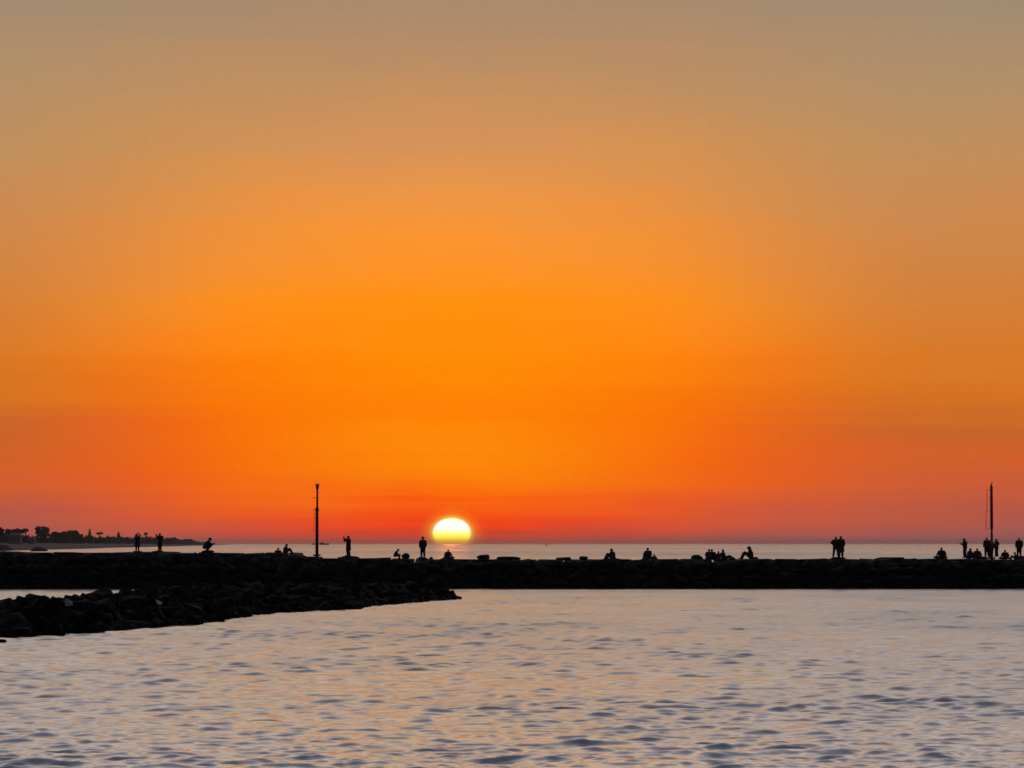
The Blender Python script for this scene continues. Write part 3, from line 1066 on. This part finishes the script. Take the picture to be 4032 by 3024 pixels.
def leaf_cloud(blobs, n, size, seed):
    r = random.Random(seed)
    V, F = [], []
    tot = sum(b[3] * b[4] * b[3] for b in blobs)
    for (x, y, z, rx, rz) in blobs:
        k = max(12, int(n * rx * rz * rx / tot))
        for i in range(k):
            v = Vector((r.gauss(0, 1), r.gauss(0, 1), r.gauss(0, 1))).normalized() * (r.random() ** 0.4)
            c = Vector((x + v.x * rx, y + v.y * rx, z + v.z * rz))
            a = Vector((r.gauss(0, 1), r.gauss(0, 1), r.gauss(0, 1))).normalized()
            b_ = a.cross(Vector((r.gauss(0, 1), r.gauss(0, 1), r.gauss(0, 1)))).normalized()
            s = size * r.uniform(0.6, 1.4)
            o_ = len(V)
            V += [c - a * s - b_ * s * .6, c + a * s - b_ * s * .6, c + a * s * .7 + b_ * s * .6, c - a * s * .7 + b_ * s * .6]
            F.append((o_, o_ + 1, o_ + 2, o_ + 3))
    return V, F


def ridge_Y2(px, inland=62):
    """depth at which the line of sight has come this far inland"""
    for Y in np.geomspace(1600, 12000, 600):
        if shore_x(Y) - (px - CX) / FPX * Y >= inland:
            return float(Y)
    return 11000.0


def tree(px0, px1, top, low, label, shape='round', seed=0, inland=62, name='tree'):
    pm = (px0 + px1) / 2
    Y = ridge_Y2(pm, inland)
    a = at(px0, top, Y)
    b_ = at(px1, top, Y)
    X = (a.x + b_.x) / 2
    gz = land_z(X, Y) - 0.1
    H = a.z - gz
    W = b_.x - a.x
    zl = max(at(pm, low, Y).z - gz, 0.15 * H)
    root = bpy.data.objects.new(name, None)
    col.objects.link(root)
    root.location = (X, Y, gz)
    tag(root, label, 'tree', 'trees on the headland')
    r = random.Random(seed)
    tr = max(0.12, 0.025 * H)
    segs = [tube([(0, 0, -0.3), (W * .02, 0, zl * .6), (0, 0, (zl + H) / 2)], [tr * 1.4, tr, tr * .6], 8)]
    for k in range(4):
        ang = r.uniform(0, 6.28)
        e = Vector((math.cos(ang) * W * .3, math.sin(ang) * W * .3, zl + (H - zl) * r.uniform(.35, .7)))
        segs.append(tube([(0, 0, zl * .8), e * .5 + Vector((0, 0, zl * .45)), e], [tr * .6, tr * .45, tr * .2], 6))
    part('trunk', merge(segs), MAT['bark'], root, True)
    ch = H - zl
    blobs = []
    if shape == 'column':
        for k in range(5):
            f = k / 4
            blobs.append((0, 0, zl + ch * (.1 + .8 * f), W * (.5 - .32 * f), ch * .2))
    elif shape == 'flat':
        for k in range(7):
            ang = r.uniform(0, 6.28)
            blobs.append((math.cos(ang) * W * .28, math.sin(ang) * W * .28, zl + ch * r.uniform(.5, .75), W * .24, ch * .28))
    else:
        blobs.append((0, 0, zl + ch * .5, W * .38, ch * .42))
        for k in range(7):
            ang = r.uniform(0, 6.28)
            blobs.append((math.cos(ang) * W * .27, math.sin(ang) * W * .27, zl + ch * r.uniform(.25, .78), W * r.uniform(.16, .26), ch * r.uniform(.16, .24)))
    V, F = leaf_cloud(blobs, 900, max(0.4, 0.065 * W), seed)
    part('crown', (V, F), MAT['leaf'], root)
    return root


TREES = [
    (-40, 20, 2067, 2124, 'tall dark tree cut by the left edge on the headland', 'round', 62),
    (14, 50, 2079, 2120, 'small round tree right of the edge tree on the headland', 'round', 62),
    (38, 94, 2081, 2108, 'broad low tree above the pale house on the headland', 'flat', 80),
    (90, 112, 2081, 2100, 'thin spindly tree with open crown right of the pale house', 'flat', 62),
    (134, 198, 2069, 2122, 'tallest round headed tree on the headland', 'round', 62),
    (190, 250, 2092, 2140, 'left tree of the big dark clump on the headland', 'round', 55),
    (225, 285, 2089, 2142, 'middle tree of the big dark clump on the headland', 'round', 55),
    (258, 322, 2085, 2142, 'highest right tree of the big dark clump on the headland', 'round', 55),
    (290, 332, 2100, 2142, 'low tree at the right foot of the big dark clump', 'round', 52),
    (347, 360, 2083, 2114, 'narrow pointed tree right of the big dark clump', 'column', 62),
    (378, 406, 2096, 2107, 'umbrella shaped tree on a short stem, middle of the headland', 'flat', 62),
    (460, 474, 2095, 2113, 'small upright tree left of the leftmost standing person', 'column', 62),
    (565, 582, 2095, 2109, 'small round tree between the two leftmost standing people', 'round', 62),
    (648, 704, 2118, 2136, 'low spreading tree right of the second standing person', 'flat', 50),
    (722, 758, 2123, 2138, 'last low tree before the headland thins out', 'flat', 46),
]
for i, (a, b_, t_, l_, lab, shp, inl) in enumerate(TREES):
    tree(a, b_, t_, l_, lab, shp, 40 + i, inl)

# scrub along the ridge
TOPS = [(-60, 2100), (0, 2098), (60, 2106), (110, 2106), (150, 2108), (200, 2112), (330, 2112), (360, 2108), (385, 2115), (440, 2112), (470, 2112),
        (520, 2116), (600, 2112), (650, 2118), (700, 2122), (760, 2128), (800, 2134), (840, 2140)]
blobs = []
for px in np.arange(-60, 838, 3.5):
    Y = ridge_Y2(px, 58)
    X = (px - CX) / FPX * Y
    top = at(px, interp(px, TOPS) + random.uniform(-2.0, 3.5), Y).z
    gz = land_z(X, Y)
    h = max(0.8, top - gz)
    blobs.append((X, Y, gz + h * random.uniform(.3, .55), max(1.0, random.uniform(4, 9) * Y / FPX), h * random.uniform(.4, .6)))
V, F = leaf_cloud(blobs, 26000, 0.9, 5)
tag(link('scrub', mesh_from('scrub', V, F, MAT['leaf'])), 'dark scrub covering the dune ridge of the headland', 'scrub', kind='stuff')


def house(px0, px1, top, eave, low, label, inland, windows=3):
    Y = ridge_Y2((px0 + px1) / 2, inland)
    a, b_ = at(px0, top, Y), at(px1, top, Y)
    zt, ze = a.z, at(px0, eave, Y).z
    X = (a.x + b_.x) / 2
    gz = min(land_z(X, Y), at(px0, low, Y).z) - 0.3
    W = b_.x - a.x
    D = 9.0
    root = bpy.data.objects.new('house', None)
    col.objects.link(root)
    root.location = (X, Y, gz)
    tag(root, label, 'house', 'houses on the headland')
    h, t_ = ze - gz, zt - gz
    part('wall', box(-W / 2, W / 2, -D / 2, D / 2, 0, h), MAT['plaster'], root)
    e = 0.4
    V = [(-W / 2 - e, -D / 2 - e, h + .02), (W / 2 + e, -D / 2 - e, h + .02), (W / 2 + e, D / 2 + e, h + .02), (-W / 2 - e, D / 2 + e, h + .02),
         (-W / 2 + W * .18, 0, t_), (W / 2 - W * .18, 0, t_)]
    part('roof', (V, [(0, 1, 5, 4), (2, 3, 4, 5), (1, 2, 5), (3, 0, 4), (3, 2, 1, 0)]), MAT['tile'], root)
    for k in range(windows):
        xw = -W / 2 + W * (k + .5) / windows
        part('window', box(xw - .5, xw + .5, -D / 2 - .04, -D / 2 + .05, h * .45, h * .45 + 1.1), MAT['window'], root)
    return root


house(36, 84, 2099, 2108, 2126, 'pale hipped roof house below the broad tree on the headland', 48)
house(112, 138, 2113, 2119, 2130, 'small pale house left of the tallest headland tree', 44, 2)


# pale outcrops standing in the shallows before the headland
def outcrop(px0, px1, top, base, label, seed):
    Y = CAMH * FPX / (base - HZ)
    a, b_ = at(px0, base, Y), at(px1, base, Y)
    W = b_.x - a.x
    h = at(px0, top, Y).z
    r = random.Random(seed)
    bm = bmesh.new()
    for i in range(46):
        x = r.uniform(-.5, .5)
        y = r.uniform(-.5, .5)
        z = max(0, 1 - (2 * x) ** 2 * r.uniform(.6, 1)) * r.uniform(.5, 1)
        bm.verts.new((x * W, y * 5, z * h - .4))
    res = bmesh.ops.convex_hull(bm, input=bm.verts)
    junk = [g for g in res['geom_interior'] if isinstance(g, bmesh.types.BMVert)]
    if junk:
        bmesh.ops.delete(bm, geom=junk, context='VERTS')
    me = bpy.data.meshes.new('rock_outcrop')
    bm.to_mesh(me)
    bm.free()
    me.materials.append(MAT['grey_rock'])
    o = link('rock_outcrop', me, None, ((a.x + b_.x) / 2, Y, 0))
    tag(o, label, 'rock')


outcrop(-40, 58, 2138, 2171, 'grey rock outcrop standing in the water at the left edge', 2)
outcrop(116, 192, 2146, 2171, 'grey rock outcrop in the water below the tallest headland tree', 3)

# ------------------------------------------------------------------ boats far out, one gull
def boat(px0, px1, Y, hull_px, label, cab=(0.1, 0.45), group='boats on the horizon'):
    a, b_ = at(px0, HZ, Y), at(px1, HZ, Y)
    L = b_.x - a.x
    h = hull_px * Y / FPX
    root = bpy.data.objects.new('boat', None)
    col.objects.link(root)
    root.location = ((a.x + b_.x) / 2, Y, 0)
    tag(root, label, 'boat', group)
    B = L * .12
    prof = [(-.5, .75), (-.46, 1), (.25, 1), (.42, .55), (.5, .04)]
    V, F = [], []
    for x, w in prof:
        V += [(x * L * .96, -B * w * .7, -.5), (x * L * .96, B * w * .7, -.5), (x * L, B * w, h * (1 + .25 * max(0, x))), (x * L, -B * w, h * (1 + .25 * max(0, x)))]
    n = len(prof)
    for i in range(n - 1):
        for j in range(4):
            F.append((i * 4 + j, i * 4 + (j + 1) % 4, i * 4 + 4 + (j + 1) % 4, i * 4 + 4 + j))
    F += [(3, 2, 1, 0), tuple((n - 1) * 4 + j for j in range(4))]
    part('hull', (V, F), MAT['hull'], root)
    part('cabin', box((cab[0] - .5) * L, (cab[1] - .5) * L, -B * .6, B * .6, h * .98, h * 1.9), MAT['cabin'], root)
    part('mast', tube([((cab[1] - .45) * L, 0, h), ((cab[1] - .45) * L, 0, h * 2.8)], [L * .006, L * .004], 6), MAT['hull'], root)
    return root


boat(1256, 1297, 9000, 5.0, 'faint boat on the horizon just right of the lantern pole')
boat(1228, 1243, 9500, 3.5, 'tiny faint boat on the horizon just left of the lantern pole', (0.3, 0.6))

GY = 500.0
gp = at(2151, 2148, GY)
gull = bpy.data.objects.new('gull', None)
col.objects.link(gull)
gull.location = gp
gull.scale = (1.3, 1.3, 1.6)
tag(gull, 'small dark gull gliding low over the sea right of the sun', 'bird')
part('body', merge([ellipsoid((0, 0, 0), (.06, .19, .055)), ellipsoid((0, .2, .03), (.035, .05, .035), 8, 6),
                    tube([(0, .24, .03), (0, .29, .022)], [.014, .003], 6), tube([(0, -.15, .01), (0, -.28, .015)], [.04, .02], 6)]), MAT['feather'], gull, True)
for s in (-1, 1):
    pts = [(0.03, .08, -.08, .02), (.17, .10, -.06, .11), (.36, .02, -.10, .085), (.40, -.04, -.07, .08)]
    V, F = [], []
    for x, yf, yb, z in pts:
        V += [(s * x, yf, z + .02), (s * x, yb, z + .012), (s * x, yb, z), (s * x, yf, z)]
    for i in range(3):
        for j in range(4):
            F.append((i * 4 + j, i * 4 + (j + 1) % 4, i * 4 + 4 + (j + 1) % 4, i * 4 + 4 + j))
    F += [(0, 1, 2, 3), (12, 13, 14, 15)]
    part('wing', (V, F), MAT['feather'], gull)

# ------------------------------------------------------------------ sea haze
HV, HF = box(-19000, 19000, -90, 31000, -1.9, 26.0)
hm = bpy.data.materials.new('haze')
hm.use_nodes = True
ht = hm.node_tree
ht.nodes.clear()
pv = N(ht, 'ShaderNodeVolumePrincipled')
pv.inputs['Color'].default_value = (0.9, 0.86, 0.84, 1)
pv.inputs['Density'].default_value = 0.00003
pv.inputs['Anisotropy'].default_value = 0.3
ho = N(ht, 'ShaderNodeOutputMaterial')
ht.links.new(pv.outputs[0], ho.inputs['Volume'])
hz_o = link('haze', mesh_from('haze', HV, HF, hm))
tag(hz_o, kind='stuff')
